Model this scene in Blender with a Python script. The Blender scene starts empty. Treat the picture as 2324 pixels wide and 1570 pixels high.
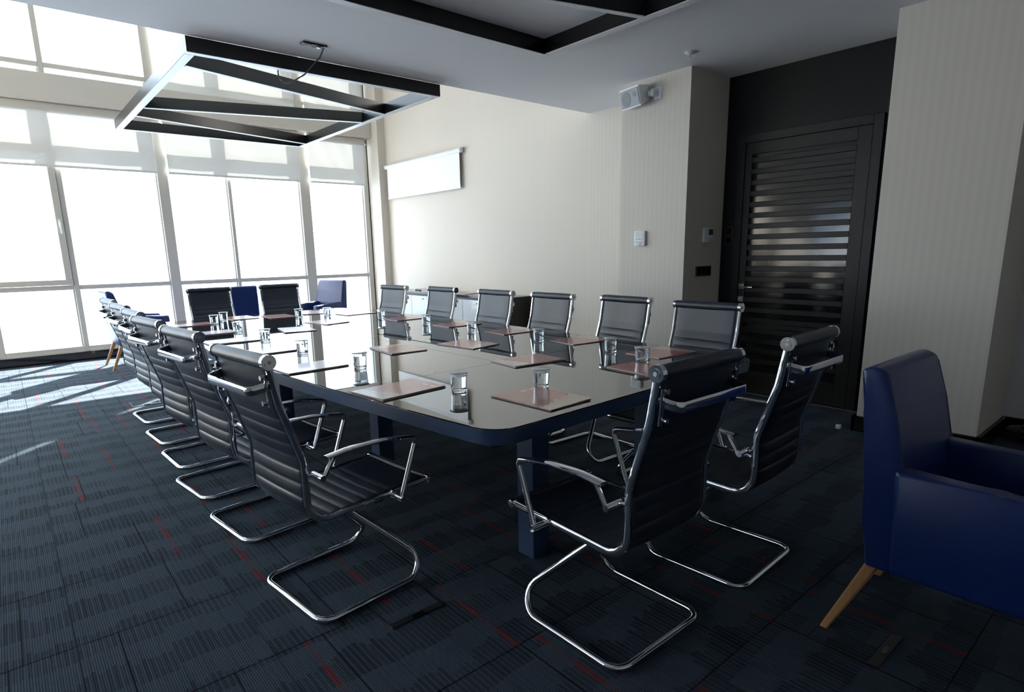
import bpy, bmesh, math, random
from mathutils import Vector, Matrix
PI = math.pi
R = math.radians
scn = bpy.context.scene
COL = scn.collection

# ------------------------------------------------------------------ camera
H = 1.34
yaw, pit, rol = R(40.16), R(-11.88), R(-1.063)
f_ = Vector((math.sin(yaw)*math.cos(pit), math.cos(yaw)*math.cos(pit), math.sin(pit)))
r_ = Vector((math.cos(yaw), -math.sin(yaw), 0)); u_ = r_.cross(f_)
rr = r_*math.cos(rol) + u_*math.sin(rol); uu = -r_*math.sin(rol) + u_*math.cos(rol)
cam = bpy.data.objects.new('camera', bpy.data.cameras.new('camera')); COL.objects.link(cam)
cam.matrix_world = Matrix(((rr.x, uu.x, -f_.x, 0), (rr.y, uu.y, -f_.y, 0), (rr.z, uu.z, -f_.z, H), (0, 0, 0, 1)))
cam.data.sensor_width = 36; cam.data.sensor_fit = 'HORIZONTAL'
cam.data.lens = 1345/2324*36
cam.data.shift_x = 6/2324; cam.data.shift_y = 67/2324
cam.data.clip_start = .05; cam.data.clip_end = 500
scn.camera = cam

# ------------------------------------------------------------------ world, sun, exposure
w = bpy.data.worlds.new('sky'); scn.world = w; w.use_nodes = True
bg = w.node_tree.nodes['Background']
bg.inputs[0].default_value = (0.68, 0.83, 1.0, 1); bg.inputs[1].default_value = 4.6
sun = bpy.data.lights.new('sun', 'SUN'); sun.energy = 42; sun.angle = R(.6); sun.color = (1, .96, .9)
suno = bpy.data.objects.new('sun', sun); COL.objects.link(suno)
SUND = Vector((-.68, -.73, -.642)).normalized()
suno.rotation_euler = SUND.to_track_quat('-Z', 'Y').to_euler(); suno.location = (6, 14, 8)
scn.view_settings.view_transform = 'Standard'; scn.view_settings.look = 'None'
scn.view_settings.gamma = 1; scn.view_settings.use_curve_mapping = False
scn.view_settings.exposure = 0.55

# ------------------------------------------------------------------ node helpers
class NT:
    def __init__(s, name):
        s.m = bpy.data.materials.new(name); s.m.use_nodes = True
        s.t = s.m.node_tree; s.b = s.t.nodes['Principled BSDF']; s.out = s.t.nodes['Material Output']
    def n(s, typ, **kw):
        x = s.t.nodes.new(typ)
        for k, v in kw.items(): setattr(x, k, v)
        return x
    def l(s, a, b): s.t.links.new(a, b)
    def put(s, sock, v):
        if hasattr(v, 'is_output') or isinstance(v, bpy.types.NodeSocket): s.l(v, sock)
        else: sock.default_value = v
    def math(s, op, a, b=0.0, c=None):
        x = s.n('ShaderNodeMath', operation=op); s.put(x.inputs[0], a); s.put(x.inputs[1], b)
        if c is not None: s.put(x.inputs[2], c)
        return x.outputs[0]
    def mix(s, f, a, b):
        x = s.n('ShaderNodeMix', data_type='RGBA'); s.put(x.inputs[0], f)
        s.put(x.inputs[6], a if not isinstance(a, tuple) else (*a, 1)); s.put(x.inputs[7], b if not isinstance(b, tuple) else (*b, 1))
        return x.outputs[2]
    def xyz(s, v):
        x = s.n('ShaderNodeSeparateXYZ'); s.l(v, x.inputs[0]); return x.outputs
    def comb(s, a, b, c=0.0):
        x = s.n('ShaderNodeCombineXYZ'); s.put(x.inputs[0], a); s.put(x.inputs[1], b); s.put(x.inputs[2], c); return x.outputs[0]
    def white(s, v):
        x = s.n('ShaderNodeTexWhiteNoise', noise_dimensions='3D'); s.l(v, x.inputs[0]); return x.outputs[0]
    def noise(s, v, scale, detail=2.0):
        x = s.n('ShaderNodeTexNoise'); s.l(v, x.inputs['Vector']); x.inputs['Scale'].default_value = scale; x.inputs['Detail'].default_value = detail
        return x.outputs[0]
    def pos(s): return s.n('ShaderNodeNewGeometry').outputs['Position']
    def obj(s): return s.n('ShaderNodeTexCoord').outputs['Object']
    def bump(s, h, strength=.3, dist=.002):
        x = s.n('ShaderNodeBump'); x.inputs['Strength'].default_value = strength; x.inputs['Distance'].default_value = dist
        s.l(h, x.inputs['Height']); s.l(x.outputs[0], s.b.inputs['Normal'])
    def set(s, col=None, rough=None, metal=None, ior=None, spec=None, coat=None, trans=None, alpha=None, emit=None):
        b = s.b.inputs
        if col is not None: s.put(b['Base Color'], col if not isinstance(col, tuple) else (*col, 1))
        if rough is not None: s.put(b['Roughness'], rough)
        if metal is not None: b['Metallic'].default_value = metal
        if ior is not None: b['IOR'].default_value = ior
        if spec is not None: b['Specular IOR Level'].default_value = spec
        if coat is not None: b['Coat Weight'].default_value = coat[0]; b['Coat Roughness'].default_value = coat[1]
        if trans is not None: b['Transmission Weight'].default_value = trans
        return s

M = {}
def simple(key, col, rough=.5, var=.06, scale=14., **kw):
    """plain material with a little procedural variation of its own colour"""
    t = NT(key); v = t.obj()
    n = t.noise(v, scale, 3.)
    lo = tuple(c*(1-var) for c in col); hi = tuple(min(1, c*(1+var)) for c in col)
    t.set(col=t.mix(n, lo, hi), rough=rough, **kw); M[key] = t.m; return t

def mk_materials():
    # striped cream wallpaper
    t = NT('wallpaper'); p = t.xyz(t.pos()); c = t.math('ADD', p[0], p[1])
    s1 = t.math('SINE', t.math('MULTIPLY', c, 2*PI/.052)); s2 = t.math('SINE', t.math('MULTIPLY', c, 2*PI/.013))
    m = t.math('ADD', t.math('MULTIPLY', t.math('GREATER_THAN', s1, .2), .6), t.math('MULTIPLY', s2, .15))
    t.set(col=t.mix(t.math('MINIMUM', t.math('MAXIMUM', m, 0.), 1.), (.60, .555, .495), (.63, .588, .528)), rough=.62, spec=.3)
    t.bump(s1, .12, .001); M['wallpaper'] = t.m
    simple('ceiling_paint', (.80, .80, .83), .75, .02, 3.)
    simple('white_paint', (.74, .74, .75), .6, .02, 3.)
    simple('upper_paint', (.72, .70, .66), .7, .02, 3.)
    simple('black_wall', (.0035, .0035, .0045), .5, .2, 6., spec=.25)
    simple('black_gloss', (.006, .006, .007), .1, .2, 6.)
    simple('black_door', (.004, .004, .005), .42, .2, 9., spec=.3)
    simple('black_plastic', (.012, .012, .013), .4, .2, 30.)
    simple('black_metal', (.005, .005, .006), .24, .1, 8.)
    simple('frame_beige', (.50, .475, .43), .42, .03, 5.)
    simple('beam_beige', (.56, .525, .47), .55, .03, 4.)
    simple('diffuser', (.72, .73, .76), .35, .02, 8., metal=.0)
    simple('silver', (.62, .63, .66), .3, .03, 8., metal=.9)
    t = simple('chrome', (.86, .87, .9), .06, .02, 5., metal=1.)
    simple('steel', (.55, .56, .58), .25, .05, 20., metal=1.)
    t = simple('leather_black', (.015, .022, .038), .40, .15, 60., spec=.6)
    t.bump(t.noise(t.obj(), 420., 2.), .16, .0006)
    t = simple('leather_navy', (.007, .024, .125), .34, .12, 30.)
    t.bump(t.noise(t.obj(), 330., 2.), .22, .0008)
    t = simple('piping_navy', (.008, .024, .11), .32, .1, 30.)
    # beech legs
    t = NT('beech'); o = t.xyz(t.obj())
    wv = t.noise(t.comb(t.math('MULTIPLY', o[0], 1.), t.math('MULTIPLY', o[1], 1.), t.math('MULTIPLY', o[2], .06)), 160., 3.)
    t.set(col=t.mix(wv, (.32, .15, .06), (.47, .25, .11)), rough=.42); M['beech'] = t.m
    t = simple('table_top', (.028, .030, .032), .015, .05, 3., ior=2.4)
    simple('navy_paint', (.036, .070, .145), .38, .05, 6.)
    simple('paper', (.78, .78, .82), .5, .02, 20.)
    simple('white_plastic', (.74, .75, .78), .35, .02, 9.)
    simple('grille_grey', (.36, .37, .39), .6, .04, 200.)
    simple('cone_grey', (.24, .25, .26), .6, .04, 60.)
    simple('lcd', (.06, .085, .12), .15, .1, 9.)
    simple('button_grey', (.55, .57, .6), .4, .03, 30.)
    simple('screen_fabric', (.80, .80, .79), .55, .01, 5.)
    simple('cabinet_silver', (.55, .58, .62), .25, .03, 4., coat=(.6, .05))
    simple('cable', (.03, .03, .03), .4, .1, 50.)
    # blinds: thin woven screen, partly translucent
    t = NT('blind_fabric'); p = t.obj(); n = t.noise(p, 500., 1.)
    col = t.mix(n, (.66, .655, .63), (.72, .71, .69))
    d = t.n('ShaderNodeBsdfDiffuse'); t.l(col, d.inputs[0]); tr = t.n('ShaderNodeBsdfTranslucent'); t.l(col, tr.inputs[0])
    mx = t.n('ShaderNodeMixShader'); mx.inputs[0].default_value = .055; t.l(d.outputs[0], mx.inputs[1]); t.l(tr.outputs[0], mx.inputs[2])
    t.l(mx.outputs[0], t.out.inputs[0]); M['blind_fabric'] = t.m
    # window panes: clear with a Fresnel sheen
    t = NT('pane_glass'); tp = t.n('ShaderNodeBsdfTransparent'); tp.inputs[0].default_value = (.96, .98, .98, 1)
    gl = t.n('ShaderNodeBsdfGlossy'); gl.inputs['Roughness'].default_value = .0
    lw = t.n('ShaderNodeLayerWeight'); lw.inputs[0].default_value = .5
    fac = t.math('ADD', .03, t.math('MULTIPLY', t.math('POWER', lw.outputs['Facing'], 5.), .8))
    mx = t.n('ShaderNodeMixShader'); t.l(fac, mx.inputs[0]); t.l(tp.outputs[0], mx.inputs[1]); t.l(gl.outputs[0], mx.inputs[2])
    t.l(mx.outputs[0], t.out.inputs[0]); M['pane_glass'] = t.m
    t = NT('tumbler_glass'); t.set(col=(.95, .98, 1), rough=.0, ior=1.47, trans=1.); M['tumbler_glass'] = t.m
    t = NT('water'); t.set(col=(.95, .98, 1), rough=.0, ior=1.33, trans=1.); M['water'] = t.m
    t = simple('lid', (.70, .73, .76), .2, .02, 30., trans=.35)
    t = simple('bag', (.06, .06, .07), .25, .2, 30., trans=.5)
    # brochure cover: brick red with a beige foot of the page, small pale print
    t = NT('brochure_cover'); o = t.xyz(t.obj()); nz = t.noise(t.obj(), 45., 4.)
    edge = t.math('ADD', -.085, t.math('MULTIPLY', t.math('SUBTRACT', nz, .5), .07))
    edge = t.math('ADD', edge, t.math('MULTIPLY', o[0], .25))
    low = t.math('LESS_THAN', o[1], edge)
    def rect(x0, x1, y0, y1):
        a = t.math('MULTIPLY', t.math('GREATER_THAN', o[0], x0), t.math('LESS_THAN', o[0], x1))
        b = t.math('MULTIPLY', t.math('GREATER_THAN', o[1], y0), t.math('LESS_THAN', o[1], y1))
        return t.math('MULTIPLY', a, b)
    marks = t.math('MAXIMUM', rect(.01, .045, .118, .130), rect(.062, .095, .118, .130))
    red = t.mix(t.noise(t.obj(), 9., 2.), (.34, .040, .024), (.42, .060, .036))
    bei = t.mix(nz, (.45, .30, .21), (.60, .44, .33))
    c = t.mix(low, red, bei); c = t.mix(t.math('MULTIPLY', marks, .75), c, (.75, .5, .45))
    t.set(col=c, rough=.28, coat=(.5, .08)); t.b.inputs['Coat IOR'].default_value = 1.5; M['brochure_cover'] = t.m
    t = simple('brochure_red', (.27, .045, .032), .32, .1, 9., coat=(.6, .1))
    # carpet tiles
    t = NT('carpet'); p = t.xyz(t.pos())
    S = .516
    fx = t.math('DIVIDE', t.math('SUBTRACT', p[0], .017), S); fy = t.math('DIVIDE', t.math('SUBTRACT', p[1], 2.415), S)
    tx = t.math('FLOOR', fx); ty = t.math('FLOOR', fy); u = t.math('FRACT', fx); v = t.math('FRACT', fy)
    grp = t.math('FLOOR', t.math('MULTIPLY', fx, 4.)); bar = t.math('FLOOR', t.math('MULTIPLY', fx, 26.)); bf = t.math('FRACT', t.math('MULTIPLY', fx, 26.))
    rt = t.white(t.comb(tx, ty, 3.)); rg = t.white(t.comb(grp, ty, 1.))
    half = t.math('MULTIPLY', t.math('ADD', v, t.math('ADD', t.math('MULTIPLY', rt, .18), t.math('MULTIPLY', rg, .07))), 2.)
    hv = t.math('FRACT', half); hi = t.math('FLOOR', half)
    rl = t.white(t.comb(bar, hi, ty)); rm = t.white(t.comb(grp, hi, t.math('ADD', ty, 40.)))
    band = t.math('LESS_THAN', hv, t.math('ADD', .34, t.math('ADD', t.math('MULTIPLY', rl, .12), t.math('MULTIPLY', rm, .22))))
    streak = t.math('LESS_THAN', bf, .62)
    dark = t.math('MULTIPLY', band, t.math('ADD', t.math('MULTIPLY', rm, .30), t.math('MULTIPLY', streak, t.math('ADD', .32, t.math('MULTIPLY', rl, .36)))))
    dark = t.math('MAXIMUM', dark, t.math('MULTIPLY', t.math('MULTIPLY', t.math('LESS_THAN', bf, .4), rl), .28))
    vec = t.pos()
    knit = t.noise(t.comb(t.math('MULTIPLY', p[0], 1.), t.math('MULTIPLY', p[1], .35)), 330., 2.)
    base = t.mix(knit, (.030, .043, .060), (.074, .098, .126))
    dk = t.mix(knit, (.006, .009, .015), (.022, .030, .044))
    c = t.mix(t.math('MULTIPLY', dark, .88), base, dk)
    # thin red yarns, two per accent, some tiles only
    cu = t.math('ADD', .12, t.math('MULTIPLY', t.white(t.comb(tx, ty, 11.)), .76))
    du = t.math('ABSOLUTE', t.math('SUBTRACT', u, cu))
    acc = t.math('MULTIPLY', t.math('LESS_THAN', t.math('ABSOLUTE', t.math('SUBTRACT', du, .012)), .008), t.math('GREATER_THAN', t.white(t.comb(tx, ty, 12.)), .35))
    acc = t.math('MULTIPLY', acc, t.math('ADD', .25, t.math('MULTIPLY', band, .6)))
    c = t.mix(acc, c, (.20, .022, .022))
    # dark knit lines
    cl = t.math('ADD', .2, t.math('MULTIPLY', t.white(t.comb(tx, ty, 21.)), .6))
    ln = t.math('LESS_THAN', t.math('ABSOLUTE', t.math('SUBTRACT', u, cl)), .006)
    c = t.mix(t.math('MULTIPLY', ln, .9), c, (.004, .006, .010))
    t.set(col=c, rough=.95, spec=.12)
    t.bump(t.math('ADD', t.noise(t.comb(t.math('MULTIPLY', p[0], 1.), t.math('MULTIPLY', p[1], .5)), 420., 2.), t.math('MULTIPLY', t.math('SINE', t.math('MULTIPLY', p[0], 2*PI/.0076)), .35)), .7, .003)
    M['carpet'] = t.m
    simple('subfloor', (.02, .02, .025), .9, .1, 5.)
    # facades outside
    t = NT('facade'); p = t.xyz(t.pos()); a = t.math('ADD', p[0], p[1])
    g = t.math('MULTIPLY', t.math('GREATER_THAN', t.math('FRACT', t.math('DIVIDE', a, 3.2)), .3), t.math('GREATER_THAN', t.math('FRACT', t.math('DIVIDE', p[2], 3.1)), .35))
    t.set(col=t.mix(g, (.7, .68, .66), (.14, .2, .3)), rough=.4); M['facade'] = t.m
mk_materials()

# ------------------------------------------------------------------ mesh helpers
def finish(bm, name, smooth=False, ang=35):
    bmesh.ops.recalc_face_normals(bm, faces=bm.faces)
    me = bpy.data.meshes.new(name)
    if smooth:
        for f in bm.faces: f.smooth = True
        lim = R(ang)
        for e in bm.edges:
            if len(e.link_faces) == 2 and e.calc_face_angle(0) > lim: e.smooth = False
    bm.to_mesh(me); bm.free(); return me
def obj(name, me, mat, parent=None, kind=None):
    if mat is not None and not me.materials: me.materials.append(M[mat])
    o = bpy.data.objects.new(name, me); COL.objects.link(o)
    if parent is not None: o.parent = parent
    if kind: o['kind'] = kind
    return o
def tag(o, label, cat, group=None):
    o['label'] = label; o['category'] = cat
    if group: o['group'] = group
    return o
def thing(name, label, cat, loc=(0, 0, 0), rz=0., group=None):
    o = bpy.data.objects.new(name, None); COL.objects.link(o); o.empty_display_size = .1
    o.location = loc; o.rotation_euler = (0, 0, rz); return tag(o, label, cat, group)
def struct_empty(name, loc=(0, 0, 0)):
    o = bpy.data.objects.new(name, None); COL.objects.link(o); o.location = loc; o['kind'] = 'structure'; return o
def copy_tree(o, parent=None):
    c = o.copy(); COL.objects.link(c); c.parent = parent
    for ch in list(o.children): copy_tree(ch, c)
    return c
def addbox(bm, x0, x1, y0, y1, z0, z1, bev=0., seg=1, mtx=None):
    g = bmesh.ops.create_cube(bm, size=1.)['verts']
    for v in g:
        v.co = Vector(((x0+x1)/2+v.co.x*(x1-x0), (y0+y1)/2+v.co.y*(y1-y0), (z0+z1)/2+v.co.z*(z1-z0)))
        if mtx is not None: v.co = mtx @ v.co
    if bev > 0:
        es = list({e for v in g for e in v.link_edges})
        bmesh.ops.bevel(bm, geom=es, offset=bev, segments=seg, profile=.5, affect='EDGES')
def box(x0, x1, y0, y1, z0, z1, bev=0., seg=1, name='box', mtx=None):
    bm = bmesh.new(); addbox(bm, x0, x1, y0, y1, z0, z1, bev, seg, mtx); return finish(bm, name, bev > 0)
def fillet(pts, rad, n=6):
    pts = [Vector(p) for p in pts]; out = [pts[0]]
    for i in range(1, len(pts)-1):
        a, b, c = pts[i-1], pts[i], pts[i+1]; r = rad[i] if isinstance(rad, (list, tuple)) else rad
        d1 = (a-b).normalized(); d2 = (c-b).normalized(); cs = max(-1, min(1, d1.dot(d2))); th = math.acos(cs)
        if r <= 0 or th > PI-.01: out.append(b); continue
        L = min(r/math.tan(th/2), (a-b).length*.49, (c-b).length*.49); r2 = L*math.tan(th/2)
        cen = b+(d1+d2).normalized()*(r2/math.sin(th/2)); p1 = b+d1*L; p2 = b+d2*L
        v1 = p1-cen; v2 = p2-cen; tot = v1.angle(v2)
        for k in range(n+1):
            t = k/n
            out.append(cen+(v1*math.sin((1-t)*tot)+v2*math.sin(t*tot))/math.sin(tot) if tot > 1e-4 else p1)
    out.append(pts[-1]); return out
def sweep(bm, pts, ra, rb=None, n=10, up=(0, 0, 1), closed=False, sq=1.0, caps=True):
    """tube of elliptical (sq<1: boxier) section along pts; ra across, rb along 'up'; numbers or lists"""
    pts = [Vector(p) for p in pts]; N = len(pts); rb = ra if rb is None else rb; rings = []
    prev = None
    for i, p in enumerate(pts):
        a = pts[(i-1) % N] if (closed or i > 0) else p; b = pts[(i+1) % N] if (closed or i < N-1) else p
        t = (b-a).normalized(); U = Vector(up)
        side = t.cross(U)
        if side.length < 1e-3: side = prev if prev is not None else t.orthogonal()
        side = side.normalized()
        if prev is not None and side.dot(prev) < 0 and not closed: side = -side
        prev = side; u2 = side.cross(t).normalized()
        A = ra[i] if isinstance(ra, (list, tuple)) else ra; B = rb[i] if isinstance(rb, (list, tuple)) else rb
        ring = []
        for k in range(n):
            q = 2*PI*(k+.5)/n; c, s = math.cos(q), math.sin(q)
            c = math.copysign(abs(c)**sq, c); s = math.copysign(abs(s)**sq, s)
            ring.append(bm.verts.new(p+side*(A*c)+u2*(B*s)))
        rings.append(ring)
    for i in range(N if closed else N-1):
        r0, r1 = rings[i], rings[(i+1) % N]
        for k in range(n): bm.faces.new((r0[k], r0[(k+1) % n], r1[(k+1) % n], r1[k]))
    if caps and not closed: bm.faces.new(rings[0][::-1]); bm.faces.new(rings[-1])
def cyl(bm, a, b, r, n=16, r2=None): sweep(bm, [a, b], [r, r if r2 is None else r2], n=n, up=(0, 0, 1) if abs((Vector(b)-Vector(a)).normalized().z) < .9 else (1, 0, 0))
def lathe(prof, n=32, name='lathe', smooth=True):
    bm = bmesh.new(); rings = []
    for r, z in prof:
        if r < 1e-6: rings.append([bm.verts.new((0, 0, z))])
        else: rings.append([bm.verts.new((r*math.cos(2*PI*k/n), r*math.sin(2*PI*k/n), z)) for k in range(n)])
    for a, b in zip(rings, rings[1:]):
        for k in range(n):
            k2 = (k+1) % n
            if len(a) == 1 and len(b) == 1: continue
            if len(a) == 1: bm.faces.new((a[0], b[k], b[k2]))
            elif len(b) == 1: bm.faces.new((a[k], a[k2], b[0]))
            else: bm.faces.new((a[k], a[k2], b[k2], b[k]))
    return finish(bm, name, smooth)
def prism(bm, poly, z0, z1):
    lo = [bm.verts.new((x, y, z0)) for x, y in poly]; hi = [bm.verts.new((x, y, z1)) for x, y in poly]; n = len(poly)
    bm.faces.new(lo[::-1]); bm.faces.new(hi)
    for i in range(n): bm.faces.new((lo[i], lo[(i+1) % n], hi[(i+1) % n], hi[i]))
def slab(name, mat, *b, kind='structure', bev=0., parent=None): return obj(name, box(*b, bev=bev, name=name), mat, parent, kind if parent is None else None)

# ------------------------------------------------------------------ room
ZC = 2.813; ZU = 5.0; XW = 5.26; YW = 9.74; XL = -3.1; YF = -2.6; YE = 4.765; HB = .113
floor = slab('floor', 'subfloor', XL-.2, 6.3, YF-.2, YW+.25, -.12, -.006)
def build_carpet():
    S = .516; g = .0012
    bm = bmesh.new(); addbox(bm, g, S-g, g, S-g, -.0062, 0, bev=.0012); me = finish(bm, 'carpet_tile'); me.materials.append(M['carpet'])
    cells = []
    i0 = math.floor((XL-.017)/S); i1 = math.floor((XW-.017)/S); j0 = math.floor((YF-2.415)/S); j1 = math.floor((YW-2.415)/S)
    for i in range(i0, i1+1):
        for j in range(j0, j1+1):
            x, y = .017+i*S, 2.415+j*S; c = Vector((x+S/2, y+S/2, -H)); dep = c.dot(f_)
            if dep > .3:
                px = 1156+1345*c.dot(rr)/dep; py = 852-1345*c.dot(uu)/dep
                vis = -500 < px < 2800 and 0 < py < 2000; size = H/dep**3
            else: vis = False; size = 0
            cells.append((0 if vis else 1, -size, x, y))
    cells.sort()
    for k, (a, b, x, y) in enumerate(cells[:300]):
        o = obj('carpet_tile', me, None, floor); o.location = (x, y, 0)
    bm = bmesh.new()
    for a, b, x, y in cells[300:]: addbox(bm, x+g, x+S-g, y+g, y+S-g, -.0062, 0)
    if len(cells) > 300: obj('carpet_tile_field', finish(bm, 'carpet_tile_field'), 'carpet', floor, 'stuff')
build_carpet()

slab('ceiling', 'ceiling_paint', XL-.1, 6.2, YF-.1, YE, ZC, ZC+.14)
slab('ceiling_upper', 'upper_paint', XL-.1, 5.6, YE-.3, YW+.25, ZU, ZU+.12)
slab('wall_bulkhead', 'upper_paint', XL-.1, 5.6, YE-.42, YE-.3, ZC+.14, ZU+.12)
slab('wall_right', 'wallpaper', XW, XW+.2, YE+.005, YW+.25, 0, ZU)
slab('wall_right_near', 'wallpaper', XW-.012, XW+.2, 3.785, YE+.005, 0, ZC)
slab('wall_column', 'wallpaper', 4.627, XW+.2, 3.065, 3.785, 0, ZC)
slab('wall_recess', 'black_wall', 5.228, XW+.2, 1.56, 3.065, 0, ZC)
slab('wall_block', 'wallpaper', 4.645, XW+.2, .85, 1.56, 0, ZC)
slab('wall_alcove', 'white_paint', 5.37, 5.57, YF-.1, .85, 0, ZC)
slab('wall_pilaster', 'wallpaper', 5.12, XW, 9.36, YW+.25, 0, ZU)
slab('wall_front', 'wallpaper', XL-.2, 5.6, YF-.2, YF, 0, ZC)
# left wall with a wide window
LW = (2.5, 5.87, .95, 2.07)
bm = bmesh.new()
addbox(bm, XL-.2, XL, YF-.2, LW[0], 0, ZU); addbox(bm, XL-.2, XL, LW[1], YW+.25, 0, ZU)
addbox(bm, XL-.2, XL, LW[0], LW[1], 0, LW[2]); addbox(bm, XL-.2, XL, LW[0], LW[1], LW[3], ZU)
obj('wall_left', finish(bm, 'wall_left'), 'wallpaper', None, 'structure')

# black glossy baseboards with a small ledge
def baseboard(name, *b): return slab(name, 'black_gloss', *b, bev=.002)
baseboard('baseboard_window', XL, 5.12, YW-.02, YW+.02, 0, HB)
baseboard('baseboard_right', XW-.025, XW, YE+.005, 9.36, 0, HB)
baseboard('baseboard_right_near', XW-.037, XW-.012, 3.785, YE+.005, 0, HB)
baseboard('baseboard_column', 4.602, 4.627, 3.04, 3.81, 0, HB)
baseboard('baseboard_column_side', 4.602, 5.228, 3.04, 3.065, 0, HB)
baseboard('baseboard_block', 4.62, 4.645, .825, 1.585, 0, HB)
baseboard('baseboard_block_side', 4.62, 5.345, .825, .85, 0, HB)
baseboard('baseboard_block_door', 4.62, 5.228, 1.56, 1.585, 0, HB)
baseboard('baseboard_alcove', 5.345, 5.37, YF, .85, 0, HB)
baseboard('baseboard_left', XL, XL+.025, YF, YW, 0, HB)
slab('trim_threshold', 'steel', 5.15, 5.19, 1.6, 3.03, 0, .006, bev=.001)

# ------------------------------------------------------------------ window wall
def vbar(parent, x0, x1, z0, z1, y0=YW, y1=YW+.16, name='mullion'): return obj(name, box(x0, x1, y0, y1, z0, z1, bev=.004, name=name), 'frame_beige', parent)
bays = [(-2.28, -1.05), (-.99, -.21), (-.08, .735), (.795, 1.879), (2.01, 2.795), (2.842, 3.895), (4.053, 5.016)]
bays = [(-3.1, -2.41), (-2.28, -1.33), (-1.27, -.21), (-.08, .735), (.795, 1.879), (2.01, 2.795), (2.842, 3.895), (4.053, 5.016)]
zz = [(.187, .941), (1.0, 2.70), (2.79, 3.655), (3.715, 4.93)]
for k, (a, b) in enumerate(bays):
    wn = struct_empty('window_%d' % (k+1), (0, 0, 0))
    nx = bays[k+1][0] if k+1 < len(bays) else 5.12
    vbar(wn, b, nx, HB, ZU)
    obj('bottom_rail', box(a, b, YW, YW+.14, HB, .187, bev=.004), 'frame_beige', wn)
    obj('bottom_rail_lip', box(a, b, YW-.012, YW, HB, HB+.028, bev=.002), 'frame_beige', wn)
    obj('transom', box(a, b, YW+.005, YW+.13, .941, 1.0, bev=.004), 'frame_beige', wn)
    obj('transom', box(a, b, YW+.01, YW+.13, 2.70, 2.79, bev=.004), 'frame_beige', wn)
    obj('transom', box(a, b, YW-.01, YW+.13, 3.655, 3.715, bev=.004), 'frame_beige', wn)
    obj('top_rail', box(a, b, YW, YW+.14, 4.93, ZU, bev=.004), 'frame_beige', wn)
    obj('glazing_bead', box(b-.016, b, YW+.05, YW+.07, .187, 3.65, bev=.002), 'steel', wn)
    for z0, z1 in zz: obj('pane', box(a, b, YW+.085, YW+.097, z0, z1), 'pane_glass', wn)
    if k == 3:   # opening sash with a lever handle
        bm = bmesh.new()
        addbox(bm, a, b-.004, YW-.022, YW+.05, 1.004, 1.075, bev=.004); addbox(bm, a, b-.004, YW-.022, YW+.05, 2.63, 2.697, bev=.004)
        addbox(bm, a, a+.075, YW-.022, YW+.05, 1.075, 2.63, bev=.004); addbox(bm, b-.079, b-.004, YW-.022, YW+.05, 1.075, 2.63, bev=.004)
        obj('sash', finish(bm, 'sash', True), 'frame_beige', wn)
        bm = bmesh.new(); addbox(bm, b-.055, b-.027, YW-.036, YW-.022, 1.74, 1.84, bev=.005, seg=2)
        sweep(bm, fillet([(b-.041, YW-.03, 1.79), (b-.041, YW-.072, 1.79), (b-.041, YW-.075, 1.66)], .012), .010, .008)
        obj('window_handle', finish(bm, 'window_handle', True), 'white_plastic', wn)
slab('trim_jamb', 'frame_beige', 5.10, 5.12, YW, YW+.2, HB, ZU)
slab('trim_beam', 'beam_beige', XL, 5.12, 9.555, YW, 3.235, 3.555, bev=.004)
slab('trim_sill', 'white_paint', XL, 5.12, YW+.16, YW+.25, HB-.1, HB+.02)
# left wall window
wl = struct_empty('window_9', (0, 0, 0))
for y in (LW[0], 3.6, 4.74, LW[1]-.06): obj('mullion', box(XL-.14, XL-.02, y, y+.06, LW[2], LW[3], bev=.003), 'frame_beige', wl)
obj('sill', box(XL-.2, XL+.04, LW[0], LW[1], LW[2]-.03, LW[2], bev=.003), 'white_paint', wl)
for y0, y1 in ((LW[0]+.06, 3.6), (3.66, 4.74), (4.8, LW[1]-.06)): obj('pane', box(XL-.09, XL-.08, y0, y1, LW[2], LW[3]), 'pane_glass', wl)

# roller blinds
def blind(label, x0, x1, ztop, zbot, y, group, cassette=True):
    b = thing('roller_blind', label, 'blind', ((x0+x1)/2, y, zbot), 0, group); L = (x1-x0)/2; h = ztop-zbot
    bm = bmesh.new(); nx, nz = 24, 10
    rnd = random.Random(int(x0*100)+7)
    ph = rnd.random()*6
    def yy(i, j): return .006*math.sin(i*.55+ph)*(1-j/nz)*.6+.004*math.sin(i*.9+j*.7)
    V = [[bm.verts.new((-L+2*L*i/nx, yy(i, j), h*j/nz)) for j in range(nz+1)] for i in range(nx+1)]
    for i in range(nx):
        for j in range(nz): bm.faces.new((V[i][j], V[i+1][j], V[i+1][j+1], V[i][j+1]))
    obj('fabric', finish(bm, 'fabric', True), 'blind_fabric', b)
    bm = bmesh.new(); sweep(bm, [(-L, 0, .012), (L, 0, .012)], .006, .014, n=12, sq=.6); obj('bottom_bar', finish(bm, 'bottom_bar', True), 'blind_fabric', b)
    if cassette:
        bm = bmesh.new(); addbox(bm, -L-.012, L+.012, -.045, .03, h-.01, h+.075, bev=.008, seg=2); obj('cassette', finish(bm, 'cassette', True), 'beam_beige', b)
        obj('end_bracket', box(L+.012, L+.045, -.04, -.005, h-.022, h-.002, bev=.003), 'white_plastic', b)
    return b
G = 'roller blinds under the beige beam'
blind('pale roller blind, wide one over the window with the lever handle', -.1, 1.872, 3.155, 2.478, YW-.05, G)
blind('pale roller blind between the two broad window posts', 2.018, 3.89, 3.155, 2.478, YW-.05, G)
blind('narrow pale roller blind next to the cream pilaster', 4.058, 5.02, 3.155, 2.478, YW-.05, G)
G = 'upper roller blinds above the beige beam'
blind('upper cream roller blind above the beam between the broad posts', 2.018, 3.89, 4.88, 3.57, YW-.03, G)
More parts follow.
